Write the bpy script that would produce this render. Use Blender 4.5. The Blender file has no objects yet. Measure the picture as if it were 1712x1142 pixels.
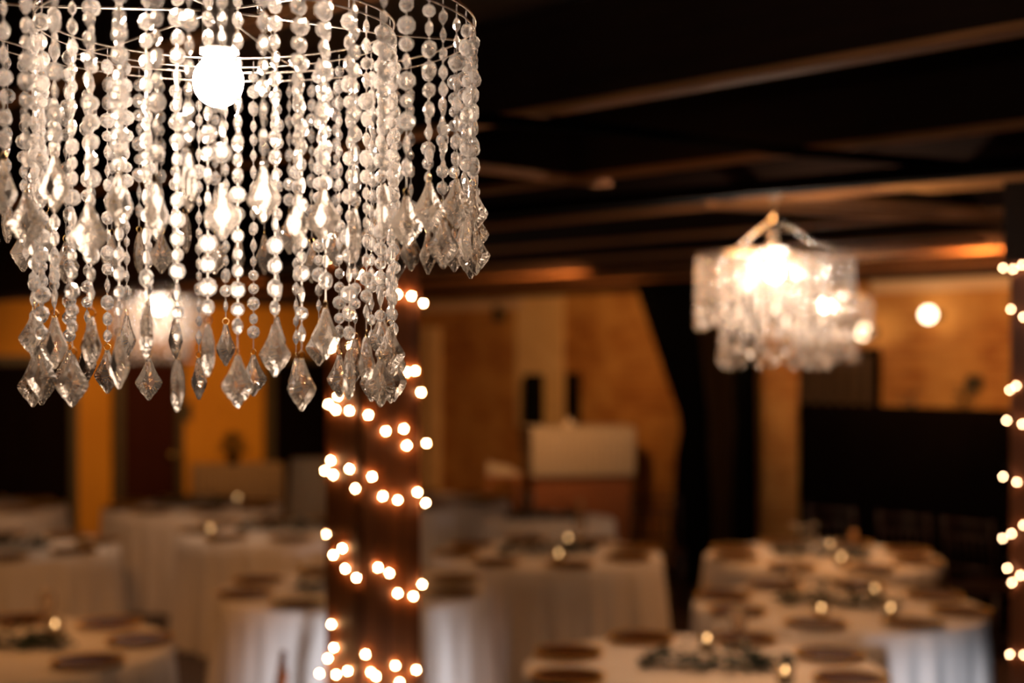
import bpy, math, random
from math import sin, cos, pi, radians, sqrt, atan2
from mathutils import Vector, Matrix

sc = bpy.context.scene
COL = sc.collection
random.seed(7)

# ------------------------------------------------------------------ camera
F = 50.0 / 36.0 * 1712.0          # focal length in pixels of the 1712 x 1142 frame
HZ = 592.0                        # row of the horizon
CAMZ = 2.0
cam = bpy.data.cameras.new('camera')
cam.lens = 50.0; cam.sensor_width = 36.0
cam.shift_y = (HZ - 571.0) / 1712.0
cam.clip_start = 0.05; cam.clip_end = 100
cam.dof.use_dof = True
cam.dof.focus_distance = 1.70
cam.dof.aperture_fstop = 2.4
cam_o = bpy.data.objects.new('camera', cam); COL.objects.link(cam_o)
cam_o.location = (0, 0, CAMZ); cam_o.rotation_euler = (radians(90), 0, 0)
sc.camera = cam_o

# ------------------------------------------------------------------ world, exposure
w = bpy.data.worlds.new('world'); sc.world = w; w.use_nodes = True
w.node_tree.nodes['Background'].inputs[0].default_value = (1.0, 0.62, 0.36, 1)
w.node_tree.nodes['Background'].inputs[1].default_value = 0.01
sc.view_settings.view_transform = 'Standard'
sc.view_settings.look = 'None'
sc.view_settings.exposure = 0.0
sc.view_settings.gamma = 1.0
sc.view_settings.use_curve_mapping = False
sc.cycles.caustics_reflective = False
sc.cycles.caustics_refractive = False
sc.cycles.max_bounces = 14
sc.cycles.diffuse_bounces = 3
sc.cycles.glossy_bounces = 4
sc.cycles.transmission_bounces = 12
sc.cycles.transparent_max_bounces = 16
sc.cycles.sample_clamp_indirect = 25.0
sc.cycles.use_denoising = True

WARM = (1.0, 0.46, 0.155)

def lamp(kind, loc, energy, color=WARM, size=0.2, target=None, spot=None, name='lamp'):
    l = bpy.data.lights.new(name, kind)
    l.energy = energy; l.color = color
    if kind == 'AREA':
        l.shape = 'DISK'; l.size = size
    else:
        l.shadow_soft_size = size
    if kind == 'SPOT':
        l.spot_size = radians(spot or 120); l.spot_blend = 0.8
    o = bpy.data.objects.new(name, l); COL.objects.link(o)
    o.location = loc
    if target is not None:
        d = Vector(target) - Vector(loc)
        o.rotation_euler = d.to_track_quat('-Z', 'Y').to_euler()
    return o

# added warm spots brightening the tables, no fixtures there
def down(x, y, e, size=0.12, spot=105, z=2.60):
    lamp('SPOT', (x, y, z), e, WARM, size, (x, y, 0), spot, 'table_fill')
down(1.9, 7.7, 54)
down(0.9, 5.6, 66)
down(2.3, 9.2, 50)
down(-1.75, 5.7, 34)
down(0.3, 9.1, 19)
down(-2.2, 10.0, 18)
down(-1.1, 7.9, 24)
down(-3.9, 10.2, 16)
# added fill spots without fixtures, turned to the far tables
lamp('SPOT', (-1.4, 3.2, 2.58), 230, WARM, 0.12, (-2.9, 10.0, 0.5), 44, 'far_table_fill')
lamp('SPOT', (0.7, 3.6, 2.58), 14, WARM, 0.12, (0.5, 9.8, 0.5), 58, 'far_table_fill')
# added unseen spots that brighten the brick wall and plaster wall
lamp('SPOT', (0.3, 11.0, 2.55), 150, WARM, 0.15, (-0.1, 14.8, 1.9), 95, 'wall_fill')
lamp('SPOT', (1.6, 10.6, 2.5), 14, WARM, 0.15, (1.3, 13.4, 1.4), 80, 'wall_fill')
lamp('SPOT', (2.9, 8.7, 2.55), 180, WARM, 0.15, (3.5, 11.3, 2.3), 85, 'wall_fill')
lamp('SPOT', (-2.2, 12.6, 2.5), 150, WARM, 0.15, (-3.6, 14.6, 1.5), 100, 'wall_fill')
# cool daylight from the window behind the photographer
lamp('SPOT', (-0.9, -4.0, 1.5), 3300, (0.82, 0.96, 1.26), 0.15, (1.88, 6.35, 0.34), 5.4, 'window_daylight')
lamp('SPOT', (0.0, -4.0, 1.5), 4700, (0.84, 0.96, 1.22), 0.2, (-0.72, 6.8, 0.36), 6.8, 'window_daylight')

# ------------------------------------------------------------------ materials
def new_mat(name):
    m = bpy.data.materials.new(name); m.use_nodes = True
    nt = m.node_tree; nt.nodes.clear()
    out = nt.nodes.new('ShaderNodeOutputMaterial')
    return m, nt, out

def N(nt, t, **kw):
    n = nt.nodes.new(t)
    for k, v in kw.items():
        if k.startswith('i_'):
            n.inputs[k[2:].replace('_', ' ')].default_value = v
        else:
            setattr(n, k, v)
    return n

def c4(c): return (c[0], c[1], c[2], 1)

def pmat(name, col, rough=0.6, metal=0.0, var=None, scale=(6, 6, 6), vfac=0.5, bump=0.0, spec=0.5, detail=4):
    """Principled with a noise variation between two colours."""
    m, nt, out = new_mat(name)
    p = N(nt, 'ShaderNodeBsdfPrincipled')
    p.inputs['Roughness'].default_value = rough
    p.inputs['Metallic'].default_value = metal
    p.inputs['Specular IOR Level'].default_value = spec
    nt.links.new(p.outputs[0], out.inputs[0])
    tc = N(nt, 'ShaderNodeTexCoord'); mp = N(nt, 'ShaderNodeMapping')
    mp.inputs['Scale'].default_value = scale
    nt.links.new(tc.outputs['Object'], mp.inputs[0])
    no = N(nt, 'ShaderNodeTexNoise'); no.inputs['Scale'].default_value = 1.0
    no.inputs['Detail'].default_value = detail
    nt.links.new(mp.outputs[0], no.inputs['Vector'])
    ramp = N(nt, 'ShaderNodeValToRGB')
    ramp.color_ramp.elements[0].position = 0.5 - vfac * 0.4; ramp.color_ramp.elements[0].color = c4(var or [x * 0.75 for x in col])
    ramp.color_ramp.elements[1].position = 0.5 + vfac * 0.4; ramp.color_ramp.elements[1].color = c4(col)
    nt.links.new(no.outputs['Fac'], ramp.inputs[0])
    nt.links.new(ramp.outputs[0], p.inputs['Base Color'])
    if bump:
        b = N(nt, 'ShaderNodeBump'); b.inputs['Strength'].default_value = bump; b.inputs['Distance'].default_value = 0.01
        nt.links.new(no.outputs['Fac'], b.inputs['Height'])
        nt.links.new(b.outputs[0], p.inputs['Normal'])
    return m

def emit_mat(name, col, strength):
    m, nt, out = new_mat(name)
    e = N(nt, 'ShaderNodeEmission'); e.inputs[0].default_value = c4(col); e.inputs[1].default_value = strength
    nt.links.new(e.outputs[0], out.inputs[0])
    return m

def crystal_mat(name, milk, clear, col=(1, 0.97, 0.93), rough=0.03, ior=1.48, milkcol=(0.95, 0.87, 0.78)):
    m, nt, out = new_mat(name)
    g = N(nt, 'ShaderNodeBsdfGlass'); g.inputs[0].default_value = c4(col)
    g.inputs['Roughness'].default_value = rough; g.inputs['IOR'].default_value = ior
    d = N(nt, 'ShaderNodeBsdfDiffuse'); d.inputs[0].default_value = c4(milkcol)
    t = N(nt, 'ShaderNodeBsdfTranslucent'); t.inputs[0].default_value = c4(milkcol)
    m1 = N(nt, 'ShaderNodeMixShader'); m1.inputs[0].default_value = 0.6
    nt.links.new(d.outputs[0], m1.inputs[1]); nt.links.new(t.outputs[0], m1.inputs[2])
    m2 = N(nt, 'ShaderNodeMixShader')
    lw = N(nt, 'ShaderNodeTexNoise'); lw.inputs['Scale'].default_value = 60.0
    mr = N(nt, 'ShaderNodeMapRange'); mr.inputs[3].default_value = milk * 0.6; mr.inputs[4].default_value = milk * 1.4
    nt.links.new(lw.outputs['Fac'], mr.inputs[0]); nt.links.new(mr.outputs[0], m2.inputs[0])
    nt.links.new(g.outputs[0], m2.inputs[1]); nt.links.new(m1.outputs[0], m2.inputs[2])
    tr = N(nt, 'ShaderNodeBsdfTransparent'); tr.inputs[0].default_value = (1, 0.98, 0.95, 1)
    m3 = N(nt, 'ShaderNodeMixShader'); m3.inputs[0].default_value = clear
    nt.links.new(m2.outputs[0], m3.inputs[1]); nt.links.new(tr.outputs[0], m3.inputs[2])
    nt.links.new(m3.outputs[0], out.inputs[0])
    return m

def brick_mat(name, c1, c2, mortar, patch):
    m, nt, out = new_mat(name)
    p = N(nt, 'ShaderNodeBsdfPrincipled'); p.inputs['Roughness'].default_value = 0.9
    tc = N(nt, 'ShaderNodeTexCoord'); sp = N(nt, 'ShaderNodeSeparateXYZ'); cb = N(nt, 'ShaderNodeCombineXYZ')
    ad = N(nt, 'ShaderNodeMath', operation='ADD')
    nt.links.new(tc.outputs['Object'], sp.inputs[0])
    nt.links.new(sp.outputs[0], ad.inputs[0]); nt.links.new(sp.outputs[1], ad.inputs[1])
    nt.links.new(ad.outputs[0], cb.inputs[0]); nt.links.new(sp.outputs[2], cb.inputs[1])
    br = N(nt, 'ShaderNodeTexBrick')
    br.inputs['Color1'].default_value = c4(c1); br.inputs['Color2'].default_value = c4(c2); br.inputs['Mortar'].default_value = c4(mortar)
    br.inputs['Scale'].default_value = 1.0; br.inputs['Brick Width'].default_value = 0.21; br.inputs['Row Height'].default_value = 0.075
    br.inputs['Mortar Size'].default_value = 0.006; br.inputs['Bias'].default_value = 0.1
    nt.links.new(cb.outputs[0], br.inputs['Vector'])
    no = N(nt, 'ShaderNodeTexNoise'); no.inputs['Scale'].default_value = 2.2; no.inputs['Detail'].default_value = 5
    nt.links.new(tc.outputs['Object'], no.inputs['Vector'])
    rp = N(nt, 'ShaderNodeValToRGB'); rp.color_ramp.elements[0].position = 0.42; rp.color_ramp.elements[1].position = 0.66
    nt.links.new(no.outputs['Fac'], rp.inputs[0])
    mx = N(nt, 'ShaderNodeMix', data_type='RGBA', blend_type='MIX')
    nt.links.new(rp.outputs[0], mx.inputs[0])
    nt.links.new(br.outputs['Color'], mx.inputs[6]); mx.inputs[7].default_value = c4(patch)
    mf = N(nt, 'ShaderNodeMath', operation='MULTIPLY'); mf.inputs[1].default_value = 0.75
    nt.links.new(rp.outputs[0], mf.inputs[0]); nt.links.new(mf.outputs[0], mx.inputs[0])
    nt.links.new(mx.outputs[2], p.inputs['Base Color'])
    b = N(nt, 'ShaderNodeBump'); b.inputs['Strength'].default_value = 0.5; b.inputs['Distance'].default_value = 0.01
    nt.links.new(br.outputs['Fac'], b.inputs['Height']); b.invert = True
    nt.links.new(b.outputs[0], p.inputs['Normal'])
    nt.links.new(p.outputs[0], out.inputs[0])
    return m

M = {}
M['bead'] = crystal_mat('bead_crystal', 0.17, 0.10, rough=0.07, milkcol=(0.95, 0.93, 0.92))
M['pendant'] = crystal_mat('pendant_crystal', 0.10, 0.06, rough=0.035, ior=1.52, milkcol=(0.98, 0.86, 0.74))
M['thread'] = crystal_mat('thread_nylon', 0.8, 0.1)
M['bulb'] = emit_mat('bulb_glow', (1.0, 0.755, 0.58), 640)
M['fairy'] = emit_mat('fairy_glow', (1.0, 0.54, 0.22), 230)
M['fairy_dim'] = emit_mat('fairy_glow_dim', (1.0, 0.60, 0.32), 46)
M['glint_spot'] = emit_mat('glint_glow', (1.0, 0.58, 0.24), 30)  # added emitter in the votives, stands in for glints on glass and rims
M['globe'] = emit_mat('globe_glow', (1.0, 0.72, 0.45), 9)
M['chrome'] = pmat('bright_metal', (0.85, 0.78, 0.7), 0.22, 1.0)
M['socket'] = pmat('socket_white', (0.75, 0.70, 0.64), 0.5)
M['cable'] = pmat('dark_wire', (0.02, 0.025, 0.015), 0.6)
M['joist'] = pmat('joist_wood', (0.44, 0.18, 0.055), 0.75, var=(0.28, 0.11, 0.03), scale=(2, 30, 30), bump=0.2)
M['joistdark'] = pmat('stained_joist', (0.022, 0.009, 0.004), 0.8, var=(0.014, 0.006, 0.003), scale=(2, 30, 30), spec=0.2)
M['deck'] = pmat('deck_boards', (0.05, 0.021, 0.008), 0.85, var=(0.025, 0.011, 0.005), scale=(2, 14, 2), bump=0.2)
M['steel'] = pmat('black_steel', (0.004, 0.003, 0.0025), 0.9, 0.0, spec=0.03)
M['post'] = pmat('post_wood', (0.27, 0.075, 0.013), 0.6, var=(0.13, 0.034, 0.006), scale=(26, 26, 1.2), bump=0.3)
M['brick'] = brick_mat('brick_wall', (0.50, 0.22, 0.045), (0.32, 0.11, 0.015), (0.46, 0.24, 0.07), (0.66, 0.36, 0.10))
M['palebrick'] = brick_mat('pale_brick', (0.86, 0.60, 0.27), (0.76, 0.50, 0.21), (0.82, 0.60, 0.32), (0.86, 0.60, 0.27))
M['mustard'] = pmat('mustard_plaster', (0.64, 0.30, 0.02), 0.85, var=(0.56, 0.25, 0.015), scale=(2, 2, 2))
M['floor'] = pmat('floor_boards', (0.06, 0.028, 0.014), 0.5, var=(0.03, 0.014, 0.008), scale=(3, 24, 3))
M['doorwood'] = pmat('door_wood', (0.04, 0.008, 0.003), 0.7, spec=0.1, var=(0.035, 0.009, 0.005), scale=(20, 20, 1.5))
M['darkwood'] = pmat('dark_wood', (0.006, 0.0025, 0.0015), 0.9, spec=0.06, var=(0.004, 0.0015, 0.001), scale=(20, 20, 1.5))
M['frame'] = pmat('door_frame', (0.07, 0.055, 0.025), 0.6)
M['trimwood'] = pmat('trim_wood', (0.82, 0.60, 0.38), 0.7, scale=(2, 20, 20))
M['drape'] = pmat('black_drape', (0.003, 0.0025, 0.002), 0.95, scale=(10, 10, 1), spec=0.1)
M['panel'] = pmat('brown_panel', (0.09, 0.05, 0.016), 0.8, var=(0.06, 0.03, 0.012), scale=(8, 8, 1))
M['cloth'] = pmat('white_cloth', (0.80, 0.68, 0.56), 0.9, var=(0.76, 0.64, 0.52), scale=(30, 30, 30), spec=0.15)
M['creamcloth'] = pmat('cream_cloth', (0.62, 0.52, 0.40), 0.9, scale=(30, 30, 30), spec=0.15)
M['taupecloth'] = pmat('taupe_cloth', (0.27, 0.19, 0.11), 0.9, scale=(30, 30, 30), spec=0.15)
M['charger'] = pmat('amber_charger', (0.085, 0.028, 0.005), 0.5, 0.0, spec=0.15, var=(0.055, 0.017, 0.003), scale=(12, 12, 12))
M['gold'] = pmat('gold_rim', (0.85, 0.50, 0.15), 0.33, 1.0)
M['leaf'] = pmat('dark_leaf', (0.016, 0.030, 0.017), 0.5, var=(0.008, 0.018, 0.010), scale=(20, 20, 20))
M['stem'] = pmat('brown_stem', (0.05, 0.03, 0.015), 0.7)
M['petal'] = pmat('cream_petal', (0.75, 0.62, 0.46), 0.8)
M['wax'] = pmat('amber_wax', (0.62, 0.30, 0.10), 0.5)
M['whitewax'] = pmat('ivory_wax', (0.80, 0.68, 0.52), 0.5)
M['wick'] = pmat('wick', (0.02, 0.015, 0.01), 0.9)
M['votive'] = crystal_mat('votive_glass', 0.03, 0.4, rough=0.0, ior=1.45)
M['podium'] = pmat('podium_wood', (0.34, 0.12, 0.035), 0.6, var=(0.26, 0.085, 0.025), scale=(3, 3, 18))
M['black'] = pmat('matt_black', (0.004, 0.002, 0.0015), 0.95, spec=0.05)
M['chair'] = pmat('dark_chair_wood', (0.045, 0.018, 0.008), 0.45, var=(0.03, 0.012, 0.006), scale=(14, 14, 2))
M['orangechair'] = pmat('brown_chair_wood', (0.25, 0.065, 0.012), 0.45, var=(0.19, 0.048, 0.01), scale=(14, 14, 2))
M['brass'] = pmat('brass', (0.75, 0.5, 0.22), 0.25, 1.0)
M['glassdark'] = pmat('dark_pane', (0.02, 0.016, 0.012), 0.15)
M['slat'] = pmat('window_slat', (0.16, 0.10, 0.055), 0.7, scale=(10, 10, 2))

# ------------------------------------------------------------------ mesh helpers
class MB:
    def __init__(s): s.v = []; s.f = []
    def add(s, verts, faces, mat=None):
        b = len(s.v)
        for p in verts:
            p = Vector(p)
            s.v.append(tuple(mat @ p) if mat is not None else tuple(p))
        s.f += [tuple(b + i for i in f) for f in faces]
    def box(s, x0, x1, y0, y1, z0, z1, mat=None):
        s.add([(x0,y0,z0),(x1,y0,z0),(x1,y1,z0),(x0,y1,z0),(x0,y0,z1),(x1,y0,z1),(x1,y1,z1),(x0,y1,z1)],
              [(0,3,2,1),(4,5,6,7),(0,1,5,4),(1,2,6,5),(2,3,7,6),(3,0,4,7)], mat)
    def lathe(s, prof, n=16, mat=None, cap=True):
        """prof: list of (r, z), axis +Z"""
        vs = []; fs = []
        rows = []
        for r, z in prof:
            if r < 1e-7:
                rows.append([len(vs)]); vs.append((0, 0, z))
            else:
                row = []
                for k in range(n):
                    a = 2 * pi * k / n
                    row.append(len(vs)); vs.append((r * cos(a), r * sin(a), z))
                rows.append(row)
        for a, b in zip(rows, rows[1:]):
            if len(a) == 1 and len(b) == 1: continue
            for k in range(n):
                k2 = (k + 1) % n
                if len(a) == 1: fs.append((a[0], b[k2], b[k]))
                elif len(b) == 1: fs.append((a[k], a[k2], b[0]))
                else: fs.append((a[k], a[k2], b[k2], b[k]))
        if cap:
            if len(rows[0]) > 1: fs.append(tuple(reversed(rows[0])))
            if len(rows[-1]) > 1: fs.append(tuple(rows[-1]))
        s.add(vs, fs, mat)
    def tube(s, pts, r, n=6, closed=False):
        pts = [Vector(p) for p in pts]
        m = len(pts); vs = []; fs = []
        up = Vector((0.13, 0.21, 0.97))
        for i, p in enumerate(pts):
            if closed: t = pts[(i + 1) % m] - pts[i - 1]
            else: t = pts[min(i + 1, m - 1)] - pts[max(i - 1, 0)]
            if t.length < 1e-9: t = Vector((0, 0, 1))
            t.normalize()
            a = t.cross(up)
            if a.length < 0.05: a = t.cross(Vector((1, 0, 0)))
            a.normalize(); b = t.cross(a)
            for k in range(n):
                q = 2 * pi * k / n
                vs.append(p + a * (r * cos(q)) + b * (r * sin(q)))
        for i in range(m if closed else m - 1):
            j = (i + 1) % m
            for k in range(n):
                k2 = (k + 1) % n
                fs.append((i * n + k, i * n + k2, j * n + k2, j * n + k))
        if not closed:
            fs.append(tuple(reversed(range(n)))); fs.append(tuple(range((m - 1) * n, m * n)))
        s.add(vs, fs)
    def mesh(s, name, mat, smooth=False):
        me = bpy.data.meshes.new(name)
        me.from_pydata(s.v, [], s.f); me.validate(); me.update()
        me.materials.append(mat)
        if smooth: me.polygons.foreach_set('use_smooth', [True] * len(me.polygons))
        return me
    def obj(s, name, mat, parent=None, smooth=False, loc=None, rotz=0):
        return link(name, s.mesh(name, mat, smooth), parent, loc, rotz)

def link(name, me, parent=None, loc=None, rotz=0):
    o = bpy.data.objects.new(name, me); COL.objects.link(o)
    if parent is not None: o.parent = parent
    if loc is not None: o.location = loc
    if rotz: o.rotation_euler = (0, 0, rotz)
    return o

def tag(o, label=None, cat=None, group=None, kind=None):
    if label: o['label'] = label
    if cat: o['category'] = cat
    if group: o['group'] = group
    if kind: o['kind'] = kind
    return o

def thing(name, label, cat, loc=(0, 0, 0), rotz=0, group=None):
    o = bpy.data.objects.new(name, None); COL.objects.link(o)
    o.empty_display_size = 0.1
    o.location = loc; o.rotation_euler = (0, 0, rotz)
    return tag(o, label, cat, group)

def struct(o, label=None, cat=None):
    return tag(o, label, cat, kind='structure')

def copy_tree(o, parent=None):
    c = o.copy(); COL.objects.link(c)
    if parent is not None: c.parent = parent
    for ch in list(o.children): copy_tree(ch, c)
    return c

def pt(px, py, d):
    """a point at depth d seen at pixel (px, py)"""
    return Vector(((px - 856.0) / F * d, d, CAMZ - (py - HZ) / F * d))

# ------------------------------------------------------------------ the room
CX, CY = -1.67, 16.7                       # far corner where brick and plaster walls meet
E1 = Vector((0.690, -0.7238))              # along the brick wall, towards the right
E2 = Vector((-0.7238, -0.690))             # along the plaster wall, towards the left
ANG = atan2(E1.y, E1.x)
RW, RL, RH = 17.0, 16.0, 2.92

def W(s, off, z=0.0):
    p = Vector((CX, CY)) + E1 * s + E2 * off
    return Vector((p.x, p.y, z))

def s_at(px, off):                          # s on the line 'off' in front of the brick wall that shows at column px
    u = (px - 856.0) / F
    bx, by = CX + E2.x * off, CY + E2.y * off
    return (u * by - bx) / (E1.x - u * E1.y)

def t_at(px, off):                          # distance along the plaster wall, 'off' in front of it
    u = (px - 856.0) / F
    bx, by = CX + E1.x * off, CY + E1.y * off
    return (u * by - bx) / (E2.x - u * E2.y)

def depth_s(px, off): return W(s_at(px, off), off).y
def depth_t(px, off): return W(off, t_at(px, off)).y
def zpx(py, d): return CAMZ - (py - HZ) / F * d

# local frame of the brick wall: x along it, y out of the room (behind), z up
ROOM = (CX, CY, 0)
def room_obj(mb, name, mat, smooth=False, parent=None):
    """mesh given in room coordinates (s, -off, z)"""
    return mb.obj(name, mat, parent, smooth, ROOM, ANG)

m = MB(); m.box(-0.2, RW + 0.2, -RL - 0.2, 0.2, -0.1, 0.0)
struct(room_obj(m, 'floor', M['floor']))
m = MB(); m.box(-0.2, RW + 0.2, -RL - 0.2, 0.2, RH, RH + 0.1)
struct(room_obj(m, 'ceiling', M['deck']))
m = MB(); m.box(0, RW, 0, 0.2, 0, RH)
struct(room_obj(m, 'wall_back', M['brick']))
m = MB(); m.box(-0.2, 0, -RL, 0.2, 0, RH)
struct(room_obj(m, 'wall_left', M['mustard']))
m = MB(); m.box(RW, RW + 0.2, -RL, 0.2, 0, RH)
struct(room_obj(m, 'wall_right', M['panel']))
m = MB(); m.box(-0.2, RW + 0.2, -RL - 0.2, -RL, 0, RH)
struct(room_obj(m, 'wall_rear', M['panel']))

trim_n = [0]
def trim(mb, mat, room=True):
    trim_n[0] += 1
    nm = 'trim_%d' % trim_n[0]
    o = room_obj(mb, nm, mat) if room else mb.obj(nm, mat)
    return struct(o)

# joists run along the brick wall
J0 = None
pA = Vector((0.08, 3.85)) - Vector((CX, CY))
offA = pA.dot(E2)
k = -3
while True:
    off = offA - 1.13 * k
    k += 1
    if off < 0.3: break
    if off > RL: continue
    m = MB(); m.box(0.0, RW, -off - 0.03, -off + 0.03, 2.664, RH)
    jo = trim(m, M['joistdark'])
    m = MB(); m.box(0.0, RW, -off - 0.032, -off + 0.032, 2.645, 2.664)
    m.obj('joist_batten', M['joist'], jo)
# black steel beam under the joists
# (laid with the boards below)
# wall plate boards along the top of the brick wall
m = MB(); m.box(s_at(1452, 0.1), s_at(1700, 0.1), -0.07, 0.0, zpx(486, depth_s(1570, 0)), zpx(466, depth_s(1570, 0)))
trim(m, M['trimwood'])
m = MB(); m.box(s_at(690, 0.1), s_at(868, 0.1), -0.06, 0.0, zpx(519, depth_s(780, 0)), zpx(504, depth_s(780, 0)))
trim(m, M['trimwood'])
# header above the plaster wall
m = MB(); m.box(0.0, 0.10, -RL, -0.0, 2.52, RH)
trim(m, M['deck'])
m = MB(); m.box(0.1, RW, -0.12, 0.0, 2.60, RH)
trim(m, M['deck'])

# loose boards and the conduit crossing below the joists
def board(p, q, wd, th, mat, room=False):
    m = MB(); p = Vector(p); q = Vector(q)
    d = (q - p); L = d.length; d.normalize()
    a = Vector((-d.y, d.x, 0)).normalized(); up = d.cross(a) * -1
    R = Matrix((( d.x, a.x, 0, p.x), (d.y, a.y, 0, p.y), (d.z, 0, 1, p.z), (0, 0, 0, 1)))
    m.box(0, L, -wd / 2, wd / 2, 0, th, R)
    return trim(m, mat, False)
board(pt(1225, 331, 5.95), pt(1720, 360, 6.72), 0.09, 0.02, M['joist'])
board(pt(1175, 346, 6.25), pt(1720, 374, 7.0), 0.09, 0.02, M['joist'])
board(pt(790, 284, 4.9), pt(1012, 312, 5.4), 0.07, 0.02, M['joist'])
board(pt(1290, 437, 9.6), pt(1640, 408, 8.4), 0.16, 0.03, M['joist'])
board(pt(640, 380, 6.12), pt(1760, 283, 4.23), 0.11, 0.045, M['steel'])
M['lit_ceiling'] = pmat('lit_ceiling_orange', (0.62, 0.26, 0.05), 0.8, scale=(2, 20, 2))  # lit piece of ceiling, its light put into an orange board colour
board(pt(1490, 316, 5.3), pt(1760, 298, 4.75), 0.42, 0.015, M['lit_ceiling'])
m = MB()
m.tube([pt(560, 176, 3.5), pt(796, 198, 3.74), pt(1052, 219, 4.0), pt(1292, 250, 4.3), pt(1596, 274, 4.55), pt(1684, 281, 4.62)], 0.017, 8)
tag(m.obj('conduit_pipe', M['steel'], smooth=True), 'thin black conduit pipe strung below the ceiling joists', 'pipe')

# ------------------------------------------------------------------ openings on the plaster wall
def tbox(m, px0, px1, o0, o1, z0, z1):
    """box on the plaster wall between two photo columns (coordinates: room)"""
    a, b = t_at(px0, 0.0), t_at(px1, 0.0)
    m.box(o0, o1, -max(a, b), -min(a, b), z0, z1)
DH = 1.90
def wdoor(n, px0, px1, mat, frame_px, knob=None, panels=True):
    m = MB(); tbox(m, px0, px1, 0.0, 0.05, 0.0, DH)
    a, b = sorted((t_at(px0, 0), t_at(px1, 0)))
    if panels:
        for z0, z1 in ((0.15, 0.85), (1.0, 1.75)):
            for f0, f1 in ((0.12, 0.46), (0.54, 0.88)):
                m.box(0.05, 0.062, -(a + (b - a) * f1), -(a + (b - a) * f0), z0, z1)
    d = struct(room_obj(m, 'door_%d' % n, mat))
    m = MB()
    m.box(0.0, 0.09, -a, -a + 0.09, 0, DH + 0.09); m.box(0.0, 0.09, -b - 0.09, -b, 0, DH + 0.09)
    m.box(0.0, 0.09, -b - 0.09, -a + 0.09, DH, DH + 0.09)
    f = m.obj('door_frame', M['frame'], d)
    if knob is not None:
        t = a + (b - a) * knob
        m = MB(); m.lathe([(0, 0), (0.03, 0.004), (0.03, 0.01), (0.012, 0.014), (0.012, 0.04), (0.032, 0.05), (0.034, 0.07), (0.02, 0.085), (0, 0.088)], 14,
                          Matrix.Translation((0.05, -t, 0.95)) @ Matrix.Rotation(pi / 2, 4, 'Y'))
        m.obj('door_knob', M['brass'], d, True)
    return d
wdoor(1, -60, 110, M['darkwood'], None, None)
wdoor(2, 200, 288, M['doorwood'], None, 0.12)
wdoor(3, 452, 552, M['black'], None, None, False)

# ------------------------------------------------------------------ the brick wall: window, pale patch, wall lamps
def sbox(m, px0, px1, o0, o1, z0, z1):
    m.box(s_at(px0, 0.0), s_at(px1, 0.0), -o1, -o0, z0, z1)
d0 = depth_s(905, 0)
m = MB(); sbox(m, 866, 944, 0.0, 0.03, zpx(716, d0), zpx(496, d0))
trim(m, M['palebrick'])
d0 = depth_s(722, 0)
m = MB(); sbox(m, 704, 738, 0.0, 0.12, 0, zpx(548, d0))
trim(m, M['palebrick'])

d0 = depth_s(1400, 0)
wz0, wz1 = zpx(690, d0), zpx(594, d0)
m = MB(); sbox(m, 1337, 1464, 0.0, 0.02, wz0, wz1)
win = struct(room_obj(m, 'window_1', M['glassdark']))
a, b = s_at(1337, 0), s_at(1464, 0)
m = MB(); m.box(a - .05, b + .05, -0.06, 0, wz1, wz1 + .06); m.box(a - .05, b + .05, -0.06, 0, wz0 - .06, wz0)
m.box(a - .05, a, -0.06, 0, wz0, wz1); m.box(b, b + .05, -0.06, 0, wz0, wz1)
m.obj('window_frame', M['darkwood'], win)
for i in range(6):
    x = a + (b - a) * (i + 0.5) / 6
    m = MB(); m.box(x - 0.025, x + 0.025, -0.045, -0.022, wz0, wz1)
    m.obj('window_slat', M['slat'], win)

def wall_globe(px, py, label, off=0.16, r=0.058):
    s = s_at(px, off); p = W(s, off); z = zpx(py, p.y)
    t = thing('wall_lamp', label, 'wall lamp', (p.x, p.y, z), ANG, None)
    m = MB(); m.lathe([(r * sin(pi * i / 10), -r * cos(pi * i / 10)) for i in range(11)], 16)
    m.obj('globe_shade', M['globe'], t, True)
    m = MB(); m.lathe([(0.05, 0), (0.05, 0.012), (0.012, 0.016), (0.012, off - r * 0.9)], 14,
                      Matrix.Translation((0, off, 0)) @ Matrix.Rotation(pi / 2, 4, 'X'))
    m.obj('lamp_arm', M['brass'], t, True)
wall_globe(1552, 526, 'round glowing globe lamp on the brick wall, the right and higher of two')
wall_globe(1444, 555, 'round glowing globe lamp beside the far chandelier, the lower left of two')

# dark fixtures on the walls
def fixture(name, p, rotz, label, cat, w_, h_, d_, mat):
    t = thing(name, label, cat, p, rotz)
    m = MB(); m.box(-w_/2, w_/2, -d_, 0, -h_/2, h_/2); m.box(-w_/2*.7, w_/2*.7, -d_*1.25, -d_, -h_/2*.7, h_/2*.2)
    m.obj('housing', mat, t)
    m = MB(); m.lathe([(0.0, 0), (w_*.3, 0.004), (w_*.22, 0.02), (0, 0.022)], 12, Matrix.Translation((0, -d_*1.2, h_*.25)) @ Matrix.Rotation(pi/2, 4, 'X'))
    m.obj('dial', M['glassdark'], t)
    return t
s = s_at(838, 0); p = W(s, 0.0); fixture('alarm_box', (p.x, p.y, zpx(525, p.y)), ANG, 'small dark alarm box high on the brick wall left of the pale strip', 'alarm box', 0.12, 0.17, 0.06, M['frame'])
s = s_at(1632, 0); p = W(s, 0.0); fixture('vent_cap', (p.x, p.y, zpx(640, p.y)), ANG, 'small dark vent cap on the brick wall near the right post', 'vent', 0.11, 0.12, 0.06, M['frame'])
t_ = t_at(311, 0); p = W(0, t_); fixture('wall_thermostat', (p.x, p.y, zpx(688, p.y)), ANG + pi/2, 'small dark thermostat on the mustard wall beside the red-brown door', 'thermostat', 0.09, 0.2, 0.04, M['frame'])

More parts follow.
